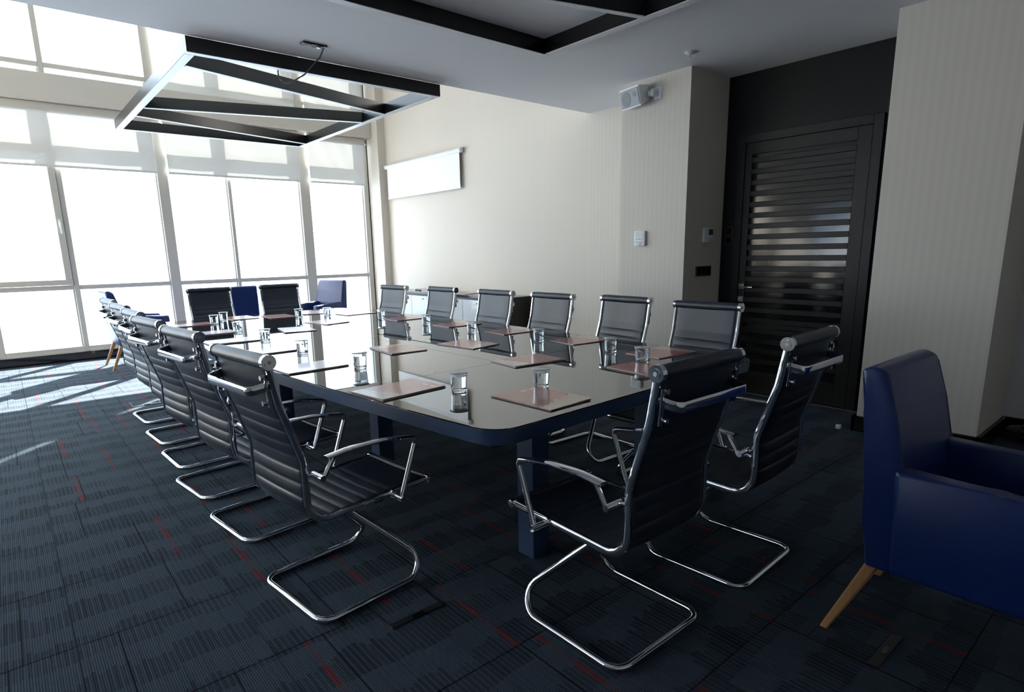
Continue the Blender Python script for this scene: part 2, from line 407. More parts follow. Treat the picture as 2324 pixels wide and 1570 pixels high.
blind('upper cream roller blind above the beam beside the pilaster', 4.058, 5.05, 4.88, 3.57, YW-.03, G)

# ------------------------------------------------------------------ ceiling frames
def light_frame(label, x0, x1, y0, y1, mirror, group):
    t = thing('ceiling_frame', label, 'ceiling fixture', ((x0+x1)/2, (y0+y1)/2, ZC-.102), 0, group)
    X = (x1-x0)/2; Y = (y1-y0)/2; wd = .066; h = .102
    def rail(name, a, b, wdt=wd):
        a = Vector((*a, 0)); b = Vector((*b, 0)); d = (b-a); L = d.length; d.normalize(); n = Vector((-d.y, d.x, 0))
        mt = Matrix(((d.x, n.x, 0, a.x), (d.y, n.y, 0, a.y), (0, 0, 1, 0), (0, 0, 0, 1)))
        o = obj(name, box(0, L, -wdt/2, wdt/2, .004, h, bev=.0015, mtx=mt), 'black_metal', t)
        obj('light_strip', box(.001, L-.001, -wdt/2+.003, wdt/2-.003, 0, .0045, bev=.001, mtx=mt), 'diffuser', o)
    rail('side_rail', (-X, -Y+wd/2), (X, -Y+wd/2)); rail('side_rail', (-X, Y-wd/2), (X, Y-wd/2))
    rail('side_rail', (-X+wd/2, -Y+wd), (-X+wd/2, Y-wd)); rail('side_rail', (X-wd/2, -Y+wd), (X-wd/2, Y-wd))
    for a, b in ((.366, .925), (1.972, 1.40), (2.388, 2.955)):
        if mirror: a, b = 2*Y-a, 2*Y-b
        rail('cross_rail', (-X+wd, -Y+a), (X-wd, -Y+b), .05)
    return t
light_frame('black rectangular hanging light frame with zigzag bars before the windows', 1.2, 3.273, YE+.006, 8.0, False, 'zigzag light frames')
light_frame('black rectangular light frame fixed flat under the low ceiling', 1.2, 3.273, .18, 3.41, True, 'zigzag light frames')
t = thing('ceiling_socket_plate', 'small black socket plate on ceiling with looping black cable', 'socket', (1.96, 4.43, ZC))
bm = bmesh.new(); addbox(bm, -.09, .09, -.035, .035, -.012, 0, bev=.003); obj('plate', finish(bm, 'plate', True), 'black_plastic', t)
for dx in (-.04, .045):
    bm = bmesh.new(); cyl(bm, (dx, 0, -.016), (dx, 0, -.011), .024, 20); obj('socket', finish(bm, 'socket', True), 'grille_grey' if dx < 0 else 'black_gloss', t)
bm = bmesh.new()
P = fillet([(.075, .0, -.012), (.082, .09, -.05), (.04, .3, -.13), (-.03, .42, -.175), (-.075, .47, -.165), (-.09, .49, -.105), (-.085, .49, -.06)], .06, 5)
sweep(bm, P, .0055, n=8); obj('cable', finish(bm, 'cable', True), 'cable', t)
t = thing('sprinkler', 'small white fire sprinkler on the ceiling by the column', 'sprinkler', (4.311, 2.874, ZC))
obj('rosette', lathe([(0, 0), (.045, 0), (.045, -.004), (.03, -.012), (.014, -.014), (0, -.014)], 24, 'rosette'), 'white_paint', t)
bm = bmesh.new(); cyl(bm, (0, 0, -.012), (0, 0, -.04), .007); cyl(bm, (0, 0, -.052), (0, 0, -.055), .014)
for s in (-1, 1): sweep(bm, [(s*.006, 0, -.03), (s*.011, 0, -.042), (s*.003, 0, -.053)], .0022, n=6)
obj('nozzle', finish(bm, 'nozzle', True), 'steel', t)

# ------------------------------------------------------------------ door in the black recess (local x into wall)
d = struct_empty('door_1', (5.228, 2.35, 0))
def dbox(name, mat, x0, x1, y0, y1, z0, z1, bev=.002, parent=d): return obj(name, box(x0, x1, y0-2.35, y1-2.35, z0, z1, bev=bev, name=name), mat, parent)
dbox('door_frame', 'black_door', -.03, 0, 2.86, 2.93, 0, 2.30); dbox('door_frame', 'black_door', -.03, 0, 1.77, 1.84, 0, 2.30); dbox('door_frame', 'black_door', -.03, 0, 1.84, 2.86, 2.23, 2.30)
dbox('stile', 'black_door', -.022, 0, 2.795, 2.857, .008, 2.228); dbox('stile', 'black_door', -.022, 0, 1.843, 1.945, .008, 2.228)
dbox('rail', 'black_door', -.022, 0, 1.945, 2.795, 2.13, 2.228); dbox('rail', 'black_door', -.022, 0, 1.945, 2.795, .008, .2)
dbox('pane', 'black_gloss', -.006, -.001, 1.945, 2.795, .2, 2.13, 0)
me = box(-.02, -.006, 1.945-2.35, 2.795-2.35, -.023, .023, bev=.003, name='slat')
me.materials.append(M['black_door'])
for k in range(20):
    o = obj('slat', me, None, d); o.location = (0, 0, 2.077-.0935*k)
hp = dbox('handle_plate', 'chrome', -.03, -.022, 2.80, 2.852, .955, 1.007)
bm = bmesh.new(); sweep(bm, fillet([(-.03, 2.826-2.35, .98), (-.075, 2.826-2.35, .98), (-.078, 2.69-2.35, .978)], .014), .009, .009, n=12)
obj('door_handle', finish(bm, 'door_handle', True), 'chrome', hp)
lp = dbox('lock_plate', 'chrome', -.03, -.022, 2.80, 2.852, .84, .892)
bm = bmesh.new(); cyl(bm, (-.036, 2.826-2.35, .866), (-.029, 2.826-2.35, .866), .014); obj('lock_cylinder', finish(bm, 'lock_cylinder', True), 'steel', lp)

# wall devices
def on_wall(o, face): o.rotation_euler = (0, 0, face)
t = thing('wall_switch', 'dark double switch plate on the black wall beside door', 'switch', (5.228, 2.985, 1.44), 0)
for dz in (-.042, .042): obj('plate', box(-.012, 0, -.04, .04, dz-.04, dz+.04, bev=.003), 'black_plastic', t)
for dz in (-.042, .042): obj('rocker', box(-.016, -.011, -.026, .026, dz-.026, dz+.026, bev=.002), 'black_gloss', t)
t = thing('control_panel', 'white wall control panel with grey buttons on the column front', 'panel', (4.627, 3.535, 1.43), 0)
obj('body', box(-.03, 0, -.06, .06, -.068, .068, bev=.006, seg=2), 'white_plastic', t)
obj('display', box(-.033, -.029, -.045, .045, .012, .052, bev=.002), 'button_grey', t)
for k, (dy, dz) in enumerate(((-.03, -.005), (0, -.005), (.03, -.005), (-.03, -.03), (.03, -.03))): obj('button', box(-.034, -.029, dy-.011, dy+.011, dz-.008, dz+.008, bev=.002), 'button_grey', t)
bm = bmesh.new(); cyl(bm, (-.029, 0, -.042), (-.036, 0, -.042), .016, 20); obj('dial', finish(bm, 'dial', True), 'button_grey', t)
t = thing('thermostat', 'white wall thermostat with dark display beside the black recess', 'thermostat', (4.968, 3.065, 1.446), 0)
obj('body', box(-.075, .075, -.028, 0, -.065, .065, bev=.005, seg=2), 'white_plastic', t)
obj('display', box(-.005, .062, -.031, -.027, .002, .052, bev=.002), 'lcd', t)
for dz in (-.03, -.05): obj('button', box(.005, .055, -.031, -.027, dz-.006, dz+.006, bev=.002), 'button_grey', t)
t = thing('socket_plate', 'black rectangular socket plate on the column below thermostat', 'socket', (4.938, 3.065, 1.125), 0)
obj('plate', box(-.123, .123, -.01, 0, -.045, .045, bev=.003), 'black_plastic', t)
for dx in (-.08, 0, .08): obj('insert', box(dx-.034, dx+.034, -.013, -.009, -.034, .034, bev=.002), 'black_gloss', t)
tag(obj('wall_screw', (lambda bm: (cyl(bm, (0, 0, 0), (-.012, 0, 0), .006, 12), finish(bm, 'wall_screw', True))[1])(bmesh.new()), 'steel'), 'tiny screw left in the cream wall below projection screen', 'screw').location = (XW, 8.13, 2.10)

# loudspeaker
t = thing('loudspeaker', 'white wall loudspeaker with grey grille high on the column', 'speaker', (4.627, 3.40, 2.665), 0)
mt = Matrix.Translation((-.05, .17, 0)) @ Matrix.Rotation(R(-12), 4, 'Z') @ Matrix.Rotation(R(-14), 4, 'Y')
bm = bmesh.new()
fr = [(-.1, -.135, -.085), (-.1, .135, -.085), (-.1, .135, .085), (-.1, -.135, .085)]; bk = [(.045, -.10, -.05), (.045, .10, -.05), (.045, .10, .075), (.045, -.10, .075)]
va = [bm.verts.new(mt @ Vector(p)) for p in fr]; vb = [bm.verts.new(mt @ Vector(p)) for p in bk]
bm.faces.new(va); bm.faces.new(vb[::-1])
for i in range(4): bm.faces.new((va[i], vb[i], vb[(i+1) % 4], va[(i+1) % 4]))
bmesh.ops.bevel(bm, geom=bm.edges[:], offset=.008, segments=2, affect='EDGES'); obj('cabinet', finish(bm, 'cabinet', True), 'white_plastic', t)
gr = obj('grille', box(-.106, -.097, -.122, .122, -.072, .072, bev=.004, mtx=mt), 'grille_grey', t)
bm = bmesh.new(); cyl(bm, mt @ Vector((-.1085, .04, -.004)), mt @ Vector((-.104, .04, -.004)), .06, 32); obj('woofer', finish(bm, 'woofer', True), 'cone_grey', gr)
bm = bmesh.new(); cyl(bm, mt @ Vector((-.1085, -.075, .02)), mt @ Vector((-.104, -.075, .02)), .022, 24); obj('tweeter', finish(bm, 'tweeter', True), 'cone_grey', gr)
bm = bmesh.new(); addbox(bm, -.012, 0, -.05, .03, -.05, .05, bev=.004); addbox(bm, -.075, -.006, -.012, .02, -.03, .03, bev=.004)
cyl(bm, (-.05, -.004, 0), (-.05, .05, 0), .026, 20); obj('bracket', finish(bm, 'bracket', True), 'white_plastic', t)

# projection screen
t = thing('projection_screen', 'white pull-down projection screen hung on the cream wall', 'screen', (XW-.004, 8.2, 2.24), 0)
bm = bmesh.new(); sweep(bm, [(-.05, -1.06, .50), (-.05, 1.06, .50)], .032, .032, n=16, sq=.75); obj('housing', finish(bm, 'housing', True), 'white_plastic', t)
for s in (-1, 1):
    bm = bmesh.new(); sweep(bm, [(-.05, s*1.06, .50), (-.05, s*1.085, .50)], .036, .036, n=16, sq=.75); addbox(bm, -.03, 0, min(s*1.06, s*1.085), max(s*1.06, s*1.085), .47, .54)
    obj('end_cap', finish(bm, 'end_cap', True), 'button_grey', t)
obj('fabric', box(-.056, -.0545, -1.03, 1.03, .0, .48), 'screen_fabric', t)
obj('bottom_bar', box(-.062, -.046, -1.045, 1.045, -.015, .006, bev=.004), 'white_plastic', t)
for s in (-1, 1): obj('edge_strip', box(-.0545, -.0535, min(s*1.018, s*1.03), max(s*1.018, s*1.03), .0, .48), 'black_plastic', t)

# ------------------------------------------------------------------ sideboard
t = thing('sideboard', 'long low sideboard with silver doors and black ends', 'sideboard', (4.985, 7.0, 0), 0)
Y0, Y1 = -1.30, 1.42; X0, X1 = -.215, .24
obj('plinth', box(X0+.03, X1, Y0+.03, Y1-.03, 0, .07), 'black_plastic', t)
obj('end_panel', box(X0, X1, Y0, Y0+.03, .07, .735, bev=.002), 'black_gloss', t); obj('end_panel', box(X0, X1, Y1-.03, Y1, .07, .735, bev=.002), 'black_gloss', t)
obj('carcass', box(X0+.02, X1, Y0+.03, Y1-.03, .07, .735), 'black_plastic', t)
obj('top', box(X0-.012, X1, Y0-.008, Y1+.008, .735, .765, bev=.002), 'black_gloss', t)
n = 6; wd = (Y1-Y0-.06)/n
for k in range(n):
    a = Y0+.03+k*wd+.003; o = obj('door', box(X0-.002, X0+.018, a, a+wd-.006, .08, .705, bev=.002), 'cabinet_silver', t)
    obj('handle', box(X0-.022, X0-.002, a+.10, a+.20, .655, .672, bev=.004), 'silver', o)

# ------------------------------------------------------------------ conference table
TT = .75
TH = R(2.0)
tab = thing('conference_table', 'long boat-shaped conference table with mirror-gloss dark top', 'table', (2.025, 3.90, 0), TH)
HLT = 2.40
def tw(y): return .93+.13*(1-(y/HLT)**2)
def side(y0, y1, off, sgn, inner, n=24):
    ys = [y0+(y1-y0)*k/n for k in range(n+1)]
    return [(sgn*(tw(y)-off), y) for y in ys]
def outline(off):
    n = 28; rc = .12-off; pts = []
    for sx, sy in ((1, -1), (1, 1), (-1, 1), (-1, -1)):
        cy = sy*(HLT-off-rc); cx = sx*(tw(HLT-.12)-off-rc)
        a0 = {(1, -1): -90, (1, 1): 0, (-1, 1): 90, (-1, -1): 180}[(sx, sy)]
        arc = [(cx+rc*math.cos(R(a0+90*k/8)), cy+rc*math.sin(R(a0+90*k/8))) for k in range(9)]
        if (sx, sy) == (1, 1): pts += [(tw(y)-off, y) for y in [(-HLT+.12)+(2*HLT-.24)*k/n for k in range(1, n)]]
        if (sx, sy) == (-1, -1): pts += [(-tw(y)+off, y) for y in [(HLT-.12)-(2*HLT-.24)*k/n for k in range(1, n)]]
        pts += arc
    return pts
bm = bmesh.new(); prism(bm, outline(.0), .712, .7445); prism(bm, outline(.006), .690, .712); obj('rim', finish(bm, 'rim', True, 30), 'navy_paint', tab)
def clip(poly, ax, val, keep_less):
    out = []; n = len(poly)
    for i in range(n):
        a, b = poly[i], poly[(i+1) % n]; ia = (a[ax] <= val) == keep_less; ib = (b[ax] <= val) == keep_less
        if ia: out.append(a)
        if ia != ib:
            q = (val-a[ax])/(b[ax]-a[ax]); out.append((a[0]+(b[0]-a[0])*q, a[1]+(b[1]-a[1])*q))
    return out
def panel(name, x0=None, x1=None, y0=None, y1=None):
    g = .0012; p = outline(.004)
    if x0 is not None: p = clip(p, 0, x0+g, False)
    if x1 is not None: p = clip(p, 0, x1-g, True)
    if y0 is not None: p = clip(p, 1, y0+g, False)
    if y1 is not None: p = clip(p, 1, y1-g, True)
    bm = bmesh.new(); prism(bm, p, .7445, TT); return obj(name, finish(bm, name), 'table_top', tab)
A0, A1, AM = -1.45, 1.50, .10; CW = .075
panel('top_panel', y1=A0); panel('top_panel', y0=A1)
for a, b in ((A0, AM), (AM, A1)): panel('top_panel', x1=-CW, y0=a, y1=b); panel('top_panel', x0=CW, y0=a, y1=b)
for a, b, e in ((A0, -.67, 0), (-.67, .09, .017), (.09, .80, 0), (.80, A1, 0)): panel('cable_lid', x0=-CW, x1=CW-e, y0=a, y1=b)
for ly in (-2.06, -.76, .72, 2.06):
    for lx in (-.43, .43): obj('leg', box(lx-.05, lx+.05, ly-.05, ly+.05, 0, .69, bev=.003), 'navy_paint', tab)
for lx in (-.43, .43): obj('beam', box(lx-.03, lx+.03, -2.0, 2.0, .62, .69), 'navy_paint', tab)

# ------------------------------------------------------------------ cantilever chairs
def chair_proto():
    t = thing('conference_chair', 'chair', 'chair'); OX = -.25
    path2 = [(-.094, 1.0), (-.068, .845), (0, .628), (-.002, .392), (.54, .412)]
    pf = fillet([(u+OX, 0, z) for u, z in path2], [0, .08, .09, .085, 0], 8)
    # resample evenly
    ds = .0045; P = [pf[0]]; acc = 0
    for a, b in zip(pf, pf[1:]):
        L = (b-a).length; s = ds-acc
        while s <= L: P.append(a+(b-a)*(s/L)); s += ds
        acc = L-(s-ds)
    P.append(pf[-1]); N = len(P)
    S = [0]
    for a, b in zip(P, P[1:]): S.append(S[-1]+(b-a).length)
    HWID = .196
    def rib(s):
        start = .205
        if s < start: return .011
        if s > S[-1]-.16: return .0095
        q = ((s-start) % .052)/.052
        return .0045+.0065*math.sin(PI*q)**.38
    def tang(i):
        a = P[max(0, i-1)]; b = P[min(N-1, i+1)]; return (b-a).normalized()
    def sling(i0, i1, name):
        bm = bmesh.new(); vs = [-HWID, -HWID*.985, -HWID*.9, -.1, 0, .1, HWID*.9, HWID*.985, HWID]; wf = [.15, .6, .96, 1, 1, 1, .96, .6, .15]
        F = []; B = []
        for i in range(i0, i1+1):
            tg = tang(i); nrm = Vector((-tg.z, 0, tg.x)); h = rib(S[i]); sag = .006
            F.append([bm.verts.new(P[i]+Vector((0, v, 0))+nrm*(h*k-sag*(1-(v/HWID)**2))) for v, k in zip(vs, wf)])
            B.append([bm.verts.new(P[i]+Vector((0, v, 0))-nrm*(h*k+sag*(1-(v/HWID)**2))) for v, k in zip(vs, wf)])
        m = len(vs); L = i1-i0
        for i in range(L):
            for k in range(m-1):
                bm.faces.new((F[i][k], F[i][k+1], F[i+1][k+1], F[i+1][k])); bm.faces.new((B[i][k], B[i+1][k], B[i+1][k+1], B[i][k+1]))
            bm.faces.new((F[i][0], F[i+1][0], B[i+1][0], B[i][0])); bm.faces.new((F[i][-1], B[i][-1], B[i+1][-1], F[i+1][-1]))
        for r, q in ((0, 1), (L, -1)):
            for k in range(m-1): bm.faces.new((F[r][k], B[r][k], B[r][k+1], F[r][k+1]))
        return obj(name, finish(bm, name, True, 50), 'leather_black', t)
    ib = min(range(N), key=lambda i: (P[i]-Vector((.03+OX, 0, .405))).length)
    sling(0, ib, 'backrest'); sling(ib, N-1, 'seat')
    for s in (-1, 1):
        bm = bmesh.new(); sub = P[::3]+([P[-1]] if (N-1) % 3 else [])
        sweep(bm, [p+Vector((0, s*.206, 0)) for p in sub], .0125, .0075, n=10, up=(0, 1, 0), sq=.65); obj('side_rail', finish(bm, 'side_rail', True, 40), 'chrome', t)
    def roll(c, r, name):
        bm = bmesh.new(); L = .2; K = 8
        sweep(bm, [c+Vector((0, -L+2*L*k/K, 0)) for k in range(K+1)], [r*(.93 if k in (0, K) else 1+.02*math.sin(k*1.7)) for k in range(K+1)], n=18); o = obj(name, finish(bm, name, True), 'leather_black', t)
        for s in (-1, 1):
            bm = bmesh.new(); cyl(bm, c+Vector((0, s*.2, 0)), c+Vector((0, s*.219, 0)), r*1.04, 22); cyl(bm, c+Vector((0, s*.219, 0)), c+Vector((0, s*.2215, 0)), r*.62, 18)
            e = obj('end_cap', finish(bm, 'end_cap', True), 'chrome', o)
            bm = bmesh.new(); cyl(bm, c+Vector((0, s*.2205, 0)), c+Vector((0, s*.2235, 0)), r*.26, 12)
            obj('cap_screw', finish(bm, 'cap_screw', True), 'steel', o)
    roll(P[0], .0245, 'head_roll'); roll(P[-1], .0165, 'front_roll')
    # arms
    for s in (-1, 1):
        v = s*.258; bm = bmesh.new()
        pts = fillet([(.365+OX, v, .392), (.45+OX, v, .622), (.30+OX, v, .650), (.15+OX, v, .655), (.055+OX, v, .645)], [0, .022, .4, .4, 0], 6)
        top = [max(0., min(1., (.44+OX-p.x)/.30)) if p.z > .6 else 0. for p in pts]
        ra = [.0105+.012*q for q in top]; rb = [.0105-.004*q for q in top]
        sweep(bm, pts, ra, rb, n=12, up=(.6, 0, .8)); a = obj('armrest', finish(bm, 'armrest', True), 'chrome', t)
        bm = bmesh.new(); cyl(bm, (.088+OX, v, .645), (.045+OX, v, .578), .0085, 10); obj('arm_link', finish(bm, 'arm_link', True), 'chrome', a)
        bm = bmesh.new(); cyl(bm, (.002+OX+.028, s*.205, .578), (.03+OX, s*.276, .578), .0115, 14)
        sweep(bm, [(.0+OX, s*.207, .578), (.03+OX, s*.212, .578)], .006, n=8); obj('arm_pin', finish(bm, 'arm_pin', True), 'chrome', a)
        bm = bmesh.new(); cyl(bm, (.36+OX, s*.205, .392), (.36+OX, s*.276, .392), .0115, 14); obj('arm_pin', finish(bm, 'arm_pin', True), 'chrome', a)
    # handle bar behind the head
    zb = .905; ub = -.083+OX
    bm = bmesh.new(); sweep(bm, fillet([(ub, .19, zb+.012), (ub-.065, .178, zb), (ub-.072, -.178, zb), (ub, -.19, zb+.012)], [0, .03, .03, 0], 7), .0042, .0155, n=12, sq=.6); hb = obj('handle_bar', finish(bm, 'handle_bar', True, 40), 'chrome', t)
    for s in (-1, 1):
        bm = bmesh.new(); sweep(bm, [(ub-.013, s*.196, zb-.058), (ub-.022, s*.196, zb+.052)], .004, .009, n=8, up=(0, 1, 0)); b = obj('bracket', finish(bm, 'bracket', True), 'chrome', hb)
        for dz in (-.044, .042):
            bm = bmesh.new(); cyl(bm, (ub-.016, s*.183, zb+dz), (ub-.03, s*.183, zb+dz), .0085, 12)
            me = finish(bm, 'screw', True); sc = obj('screw', me, 'steel', hb)
    # base: one bent tube
    S1 = (.20+OX, .045, .372); F1 = (.548+OX, .237, .0125); R1 = (OX, .237, .0125)
    pts = fillet([S1, F1, R1, (OX, -.237, .0125), (.548+OX, -.237, .0125), (.20+OX, -.045, .372)], [0, .075, .06, .06, .075, 0], 10)
    bm = bmesh.new(); sweep(bm, pts, .0122, n=12, up=(.05, .0, 1.)); obj('base', finish(bm, 'base', True), 'chrome', t)
    bm = bmesh.new(); addbox(bm, .10+OX, .34+OX, -.07, .07, .372, .388, bev=.004); addbox(bm, .12+OX, .16+OX, -.2, .2, .376, .39, bev=.003); addbox(bm, .28+OX, .32+OX, -.2, .2, .378, .394, bev=.003)
    obj('mount_plate', finish(bm, 'mount_plate', True), 'black_plastic', t)
    return t
proto = chair_proto()
first = [True]
def chair(px, py, ang, label, group):
    """px, py: middle of the rear floor bar; ang: facing direction in degrees"""
    o = proto if first[0] else copy_tree(proto); first[0] = False
    o.location = (px+.25*math.cos(R(ang)), py+.25*math.sin(R(ang)), 0); o.rotation_euler = (0, 0, R(ang)); tag(o, label, 'chair', group); return o
ORD = ['first', 'second', 'third', 'fourth', 'fifth', 'sixth']
for k, (x, y, a) in enumerate([(.691, 2.171, 6.6), (.682, 3.010, 6.9), (.663, 3.699, 7.), (.692, 4.346, 3.), (.707, 4.991, 4.), (.728, 5.72, 3.4)]):
    chair(x, y, a, 'black ribbed leather chrome chair on open carpet side of table, %s counted towards windows' % ORD[k], 'chairs along the open carpet side')
for k, (x, y, a) in enumerate([(3.18, 1.93, 182), (3.25, 2.60, 178), (3.17, 3.23, 181), (3.145, 3.88, 181), (3.12, 4.64, 181), (3.01, 5.33, 185)]):
    chair(x-.094, y, a, 'black ribbed leather chrome chair on sideboard side of table, %s from the black door' % ORD[k], 'chairs along the sideboard side')
chair(1.557, 1.054, 90, 'black leather chrome chair at table end away from windows, left of its pair', 'chairs at the end away from the windows')
chair(2.293, 1.046, 92.6, 'black leather chrome chair at table end away from windows, nearer the blue armchair', 'chairs at the end away from the windows')
chair(1.63, 6.62, -88, 'black leather chair at window end of table, nearer the open carpet side', 'chairs at the window end')
chair(2.36, 6.68, -93, 'black leather chair at window end of table, nearer the sideboard', 'chairs at the window end')

# ------------------------------------------------------------------ blue armchairs (face local +x, back at x=0)
def armchair_proto():
    t = thing('armchair', 'armchair', 'armchair')
    W = .275
    def pad(name, prof, v0, v1, bev=.02, seg=3, taper=0.):
        bm = bmesh.new(); n = len(prof)
        zt = max(p[1] for p in prof); zb = min(p[1] for p in prof); c = (v0+v1)/2
        def vv(v, z): return c+(v-c)*(1-taper*max(0, (z-.62)/(zt-.62) if zt > .62 else 0))
        a = [bm.verts.new((u, vv(v0, z), z)) for u, z in prof]; b = [bm.verts.new((u, vv(v1, z), z)) for u, z in prof]
        bm.faces.new(a[::-1]); bm.faces.new(b)
        for i in range(n): bm.faces.new((a[i], a[(i+1) % n], b[(i+1) % n], b[i]))
        bmesh.ops.bevel(bm, geom=bm.edges[:], offset=bev, segments=seg, profile=.6, affect='EDGES')
        return obj(name, finish(bm, name, True, 50), 'leather_navy', t)
    pad('backrest', [(.03, .285), (.135, .285), (.125, .45), (.11, .62), (.075, .80), (.035, .94), (-.005, .958), (-.045, .945), (-.022, .80), (.002, .62), (.01, .45)], -.27, .27, .016, 3, .06)
    for s in (-1, 1):
        v0, v1 = (W-.075, W) if s > 0 else (-W, -W+.075)
        pad('arm', [(.10, .285), (.60, .285), (.605, .45), (.60, .618), (.35, .632), (.085, .640)], v0, v1, .02, 3)
    pad('seat', [(.12, .29), (.585, .29), (.59, .42), (.575, .435), (.12, .425)], -.205, .205, .02, 3)
    for s in (-1, 1):
        bm = bmesh.new(); sweep(bm, fillet([(.108, s*.262, .63), (.075, s*.256, .79), (.036, s*.250, .925), (-.005, s*.249, .946), (-.036, s*.250, .93), (-.016, s*.256, .79), (.01, s*.262, .5)], .03, 5), .004, n=8)
        obj('piping', finish(bm, 'piping', True), 'piping_navy', t)
        for nm, a, b in (('leg', (.05, s*.235, .292), (-.075, s*.262, 0)), ('leg', (.54, s*.235, .292), (.60, s*.255, 0))):
            bm = bmesh.new(); sweep(bm, [a, b], [.021, .015], [.018, .013], n=8, up=(0, 1, 0), sq=.5)
            for v in bm.verts:
                if v.co.z < .03: v.co.z = 0
            obj(nm, finish(bm, nm), 'beech', t)
    return t
ap = armchair_proto()
def armchair(o, x, y, ang, label):
    o.location = (x, y, 0); o.rotation_euler = (0, 0, R(ang)); tag(o, label, 'armchair', 'blue leather armchairs')
armchair(ap, 2.335, .655, -90, 'navy blue leather armchair with beech legs near the cream wall block')
armchair(copy_tree(ap), .96, 8.77, 2, 'navy armchair by windows beyond the row on open carpet side')
armchair(copy_tree(ap), 2.31, 8.2, 91, 'navy armchair turned to face the windows behind the table end')
armchair(copy_tree(ap), 3.86, 8.72, 200, 'navy armchair in the window corner near the sideboard, wrinkled back')

# ------------------------------------------------------------------ brochures and glasses
def brochure_proto():
    t = thing('brochure', 'brochure', 'brochure'); a, b = .12, .168
    obj('back_cover', box(-a, a, -b, b, 0, .0012), 'brochure_red', t)
    obj('pages', box(-a+.003, a-.003, -b+.003, b-.003, .0012, .0042), 'paper', t)
    bm = bmesh.new(); n = 10; L = []
    for k in range(n+1):
        q = k/n; x = -a+2*a*q; z = .0046+.0022*q**2.2
        L.append([bm.verts.new((x, y, z+dz)) for y in (-b, b) for dz in (0, .0009)])
    for i in range(n):
        p, q = L[i], L[i+1]
        for c, d in ((0, 2), (3, 1), (1, 0), (2, 3)): bm.faces.new((p[c], p[d], q[d], q[c]))
    bm.faces.new((L[0][0], L[0][1], L[0][3], L[0][2])); bm.faces.new((L[-1][0], L[-1][2], L[-1][3], L[-1][1]))
    obj('front_cover', finish(bm, 'front_cover', True, 40), 'brochure_cover', t)
    return t
bp = brochure_proto(); bfirst = [True]
def brochure(x, y, ang, label, z=TT, group='red brochures on the table'):
    o = bp if bfirst[0] else copy_tree(bp); bfirst[0] = False
    o.location = (x, y, z+.0002); o.rotation_euler = (0, 0, R(ang)); tag(o, label, 'brochure', group)
brochure(1.606, 1.71, 3, 'red brochure with beige foot before left chair of end away from windows')
brochure(2.389, 1.766, -4, 'red brochure at end away from windows before chair nearer blue armchair')
for k, (x, y, a) in enumerate([(1.27, 2.259, -84), (1.195, 3.069, -87), (1.205, 3.79, -88), (1.18, 4.44, -90), (1.20, 5.03, -90), (1.235, 5.78, -86)]):
    brochure(x, y, a, 'red brochure on open carpet side of table, %s counted towards windows' % ORD[k])
for k, (x, y, a) in enumerate([(2.83, 2.0, 87), (2.87, 2.66, 84), (2.86, 3.35, 88), (2.83, 4.01, 90), (2.78, 4.745, 92), (2.68, 5.55, 95)]):
    brochure(x, y, a, 'red brochure on sideboard side of table, %s from the black door' % ORD[k])
brochure(2.136, 2.37, -96, 'red brochure lying across the seam at the centre strip')
brochure(1.833, 3.25, 176, 'red brochure left of the table centre strip, beside the slot')
brochure(2.252, 3.078, 8, 'red brochure right of the table centre strip, beside the slot')
brochure(1.758, 4.72, 170, 'pale glossy brochure left of centre strip in window half of table')
brochure(2.148, 5.03, 12, 'white glaring brochure on the centre strip in window half')
brochure(2.03, 5.90, 178, 'brochure at window end before chair nearer sideboard')
brochure(1.72, 6.06, 182, 'brochure at window end before chair nearer open carpet side')
brochure(2.42, 5.98, 165, 'brochure at window end corner towards the sideboard')

def glass_proto():
    t = thing('water_glass', 'glass', 'glass')
    obj('tumbler', lathe([(0, 0), (.030, 0), (.0325, .003), (.0365, .076), (.0375, .082), (.0350, .082), (.0338, .074), (.0302, .013), (.027, .010), (0, .010)], 32, 'tumbler'), 'tumbler_glass', t)
    obj('water', lathe([(0, .0104), (.0266, .0104), (.0298, .0134), (.0331, .068), (0, .068)], 32, 'water'), 'water', t)
    obj('lid', lathe([(0, .0826), (.041, .0826), (.0425, .0835), (.0425, .0845), (.041, .0852), (0, .0852)], 32, 'lid'), 'lid', t)
    return t
gp = glass_proto(); gfirst = [True]
def glass(x, y, label, a=0):
    o = gp if gfirst[0] else copy_tree(gp); gfirst[0] = False
    o.location = (x, y, TT+.0003); o.rotation_euler = (0, 0, a); tag(o, label, 'glass', 'covered water glasses on the table')
glass(1.44, 2.045, 'covered water glass between two red brochures near the rounded table corner')
glass(1.743, 1.85, 'covered water glass behind brochure of left chair at end away from windows')
glass(2.504, 1.886, 'covered water glass before brochure of end chair nearer blue armchair')
for k, (x, y) in enumerate([(2.656, 2.226), (2.651, 2.833), (2.611, 3.515), (2.649, 4.195), (2.607, 4.886), (2.364, 5.516)]):
    glass(x, y, 'covered water glass on sideboard side of table, %s from the black door' % ORD[k])
for k, (x, y) in enumerate([(1.373, 2.838), (1.335, 3.525), (1.358, 4.262), (1.363, 4.899), (1.386, 5.66)]):
    glass(x, y, 'covered water glass on open carpet side of table, %s counted towards windows' % ORD[k])
glass(1.524, 5.88, 'covered water glass at window end before chair nearer open carpet side')
glass(2.127, 5.62, 'covered water glass at window end before chair nearer sideboard')

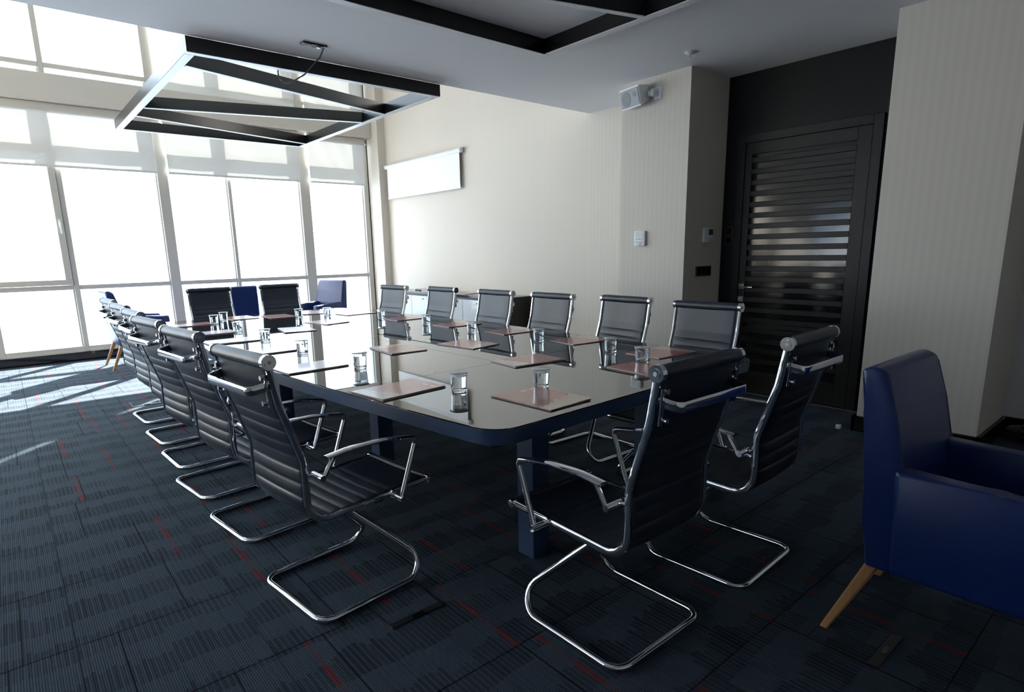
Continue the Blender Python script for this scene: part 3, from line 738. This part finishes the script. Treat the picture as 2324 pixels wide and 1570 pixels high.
# on the sideboard
brochure(4.98, 7.62, 80, 'red brochure on the sideboard towards the windows', .765, 'brochures on the sideboard')
brochure(4.97, 6.75, 95, 'red brochure on the sideboard towards the black end panel', .765, 'brochures on the sideboard')
t = thing('pointer_stick', 'slim black stick lying on the sideboard by window', 'stick', (4.93, 8.0, .765))
bm = bmesh.new(); sweep(bm, [(-.02, -.11, .009), (.02, .11, .009)], .009, n=10); obj('shaft', finish(bm, 'shaft', True), 'black_plastic', t)
bm = bmesh.new(); sweep(bm, [(.0195, .108, .009), (.024, .135, .009)], .0092, n=10); obj('tip', finish(bm, 'tip', True), 'steel', t)

# ------------------------------------------------------------------ floor boxes and small things on the floor
def floor_box(x, y, label):
    t = thing('floor_box', label, 'floor box', (x, y, 0), 0, 'floor boxes in the carpet'); a = .115
    bm = bmesh.new()
    for b in ((-a, a, a-.008, a), (-a, -a+.006, -a, a), (a-.006, a, -a, a)): addbox(bm, *b, 0, .004)
    obj('frame', finish(bm, 'frame'), 'black_plastic', t)
    obj('lid', box(-a+.007, a-.007, -a+.034, a-.009, 0, .003, bev=.001), 'carpet', t)
    fl = obj('cable_flap', box(-a, a, -a, -a+.032, 0, .005, bev=.001), 'black_plastic', t)
    obj('latch', box(-.025, .025, -a+.006, -a+.022, .005, .007, bev=.001), 'black_gloss', fl)
floor_box(1.015, 1.865, 'carpeted floor box with black flap under first chair on open carpet side')
floor_box(2.085, .638, 'carpeted floor box with black flap beside leg of near blue armchair')
floor_box(.872, 6.36, 'carpeted floor box beside last chair on open carpet side')
t = thing('door_stop', 'small white block on floor at corner of black recess', 'door stop', (4.60, 1.66, 0))
obj('block', box(-.016, .016, -.016, .016, 0, .03, bev=.003), 'white_plastic', t); obj('screw', box(-.006, .006, -.006, .006, .03, .032, bev=.001), 'steel', t)
bm = bmesh.new(); bmesh.ops.create_icosphere(bm, subdivisions=4, radius=1.); rnd = random.Random(3)
from mathutils import noise as mn
for v in bm.verts:
    k = 1+.35*mn.noise(v.co*1.9)+.18*mn.noise(v.co*5.1); v.co = Vector((v.co.x*.085*k, v.co.y*.14*k, max(0, .055+.06*v.co.z*k)))
o = obj('plastic_bag', finish(bm, 'plastic_bag', True, 25), 'bag'); o.location = (5.17, .66, 0); tag(o, 'crumpled dark translucent bag on floor behind the near armchair', 'bag')

# ------------------------------------------------------------------ outside, seen only in reflections and at the low corner pane
bm = bmesh.new(); addbox(bm, 4.3, 5.9, 10.9, 11.0, -1., .82); tag(obj('parapet', finish(bm, 'parapet'), 'white_paint'), 'pale parapet panel outside the corner window', 'parapet')
for n_, (x, y, wx, wy, h) in enumerate([(-60, 34, 14, 9, 24), (-70, 60, 16, 16, 40), (-52, 20, 10, 8, 9)]):
    bm = bmesh.new(); addbox(bm, x-wx/2, x+wx/2, y-wy/2, y+wy/2, -30, h-6); o = obj('office_tower', finish(bm, 'office_tower'), 'facade')
    tag(o, ['white gridded tower mirrored in the door glass', 'taller pale tower behind the gridded one, mirrored in door', 'low block beside the towers outside the left window'][n_], 'building', 'buildings outside')
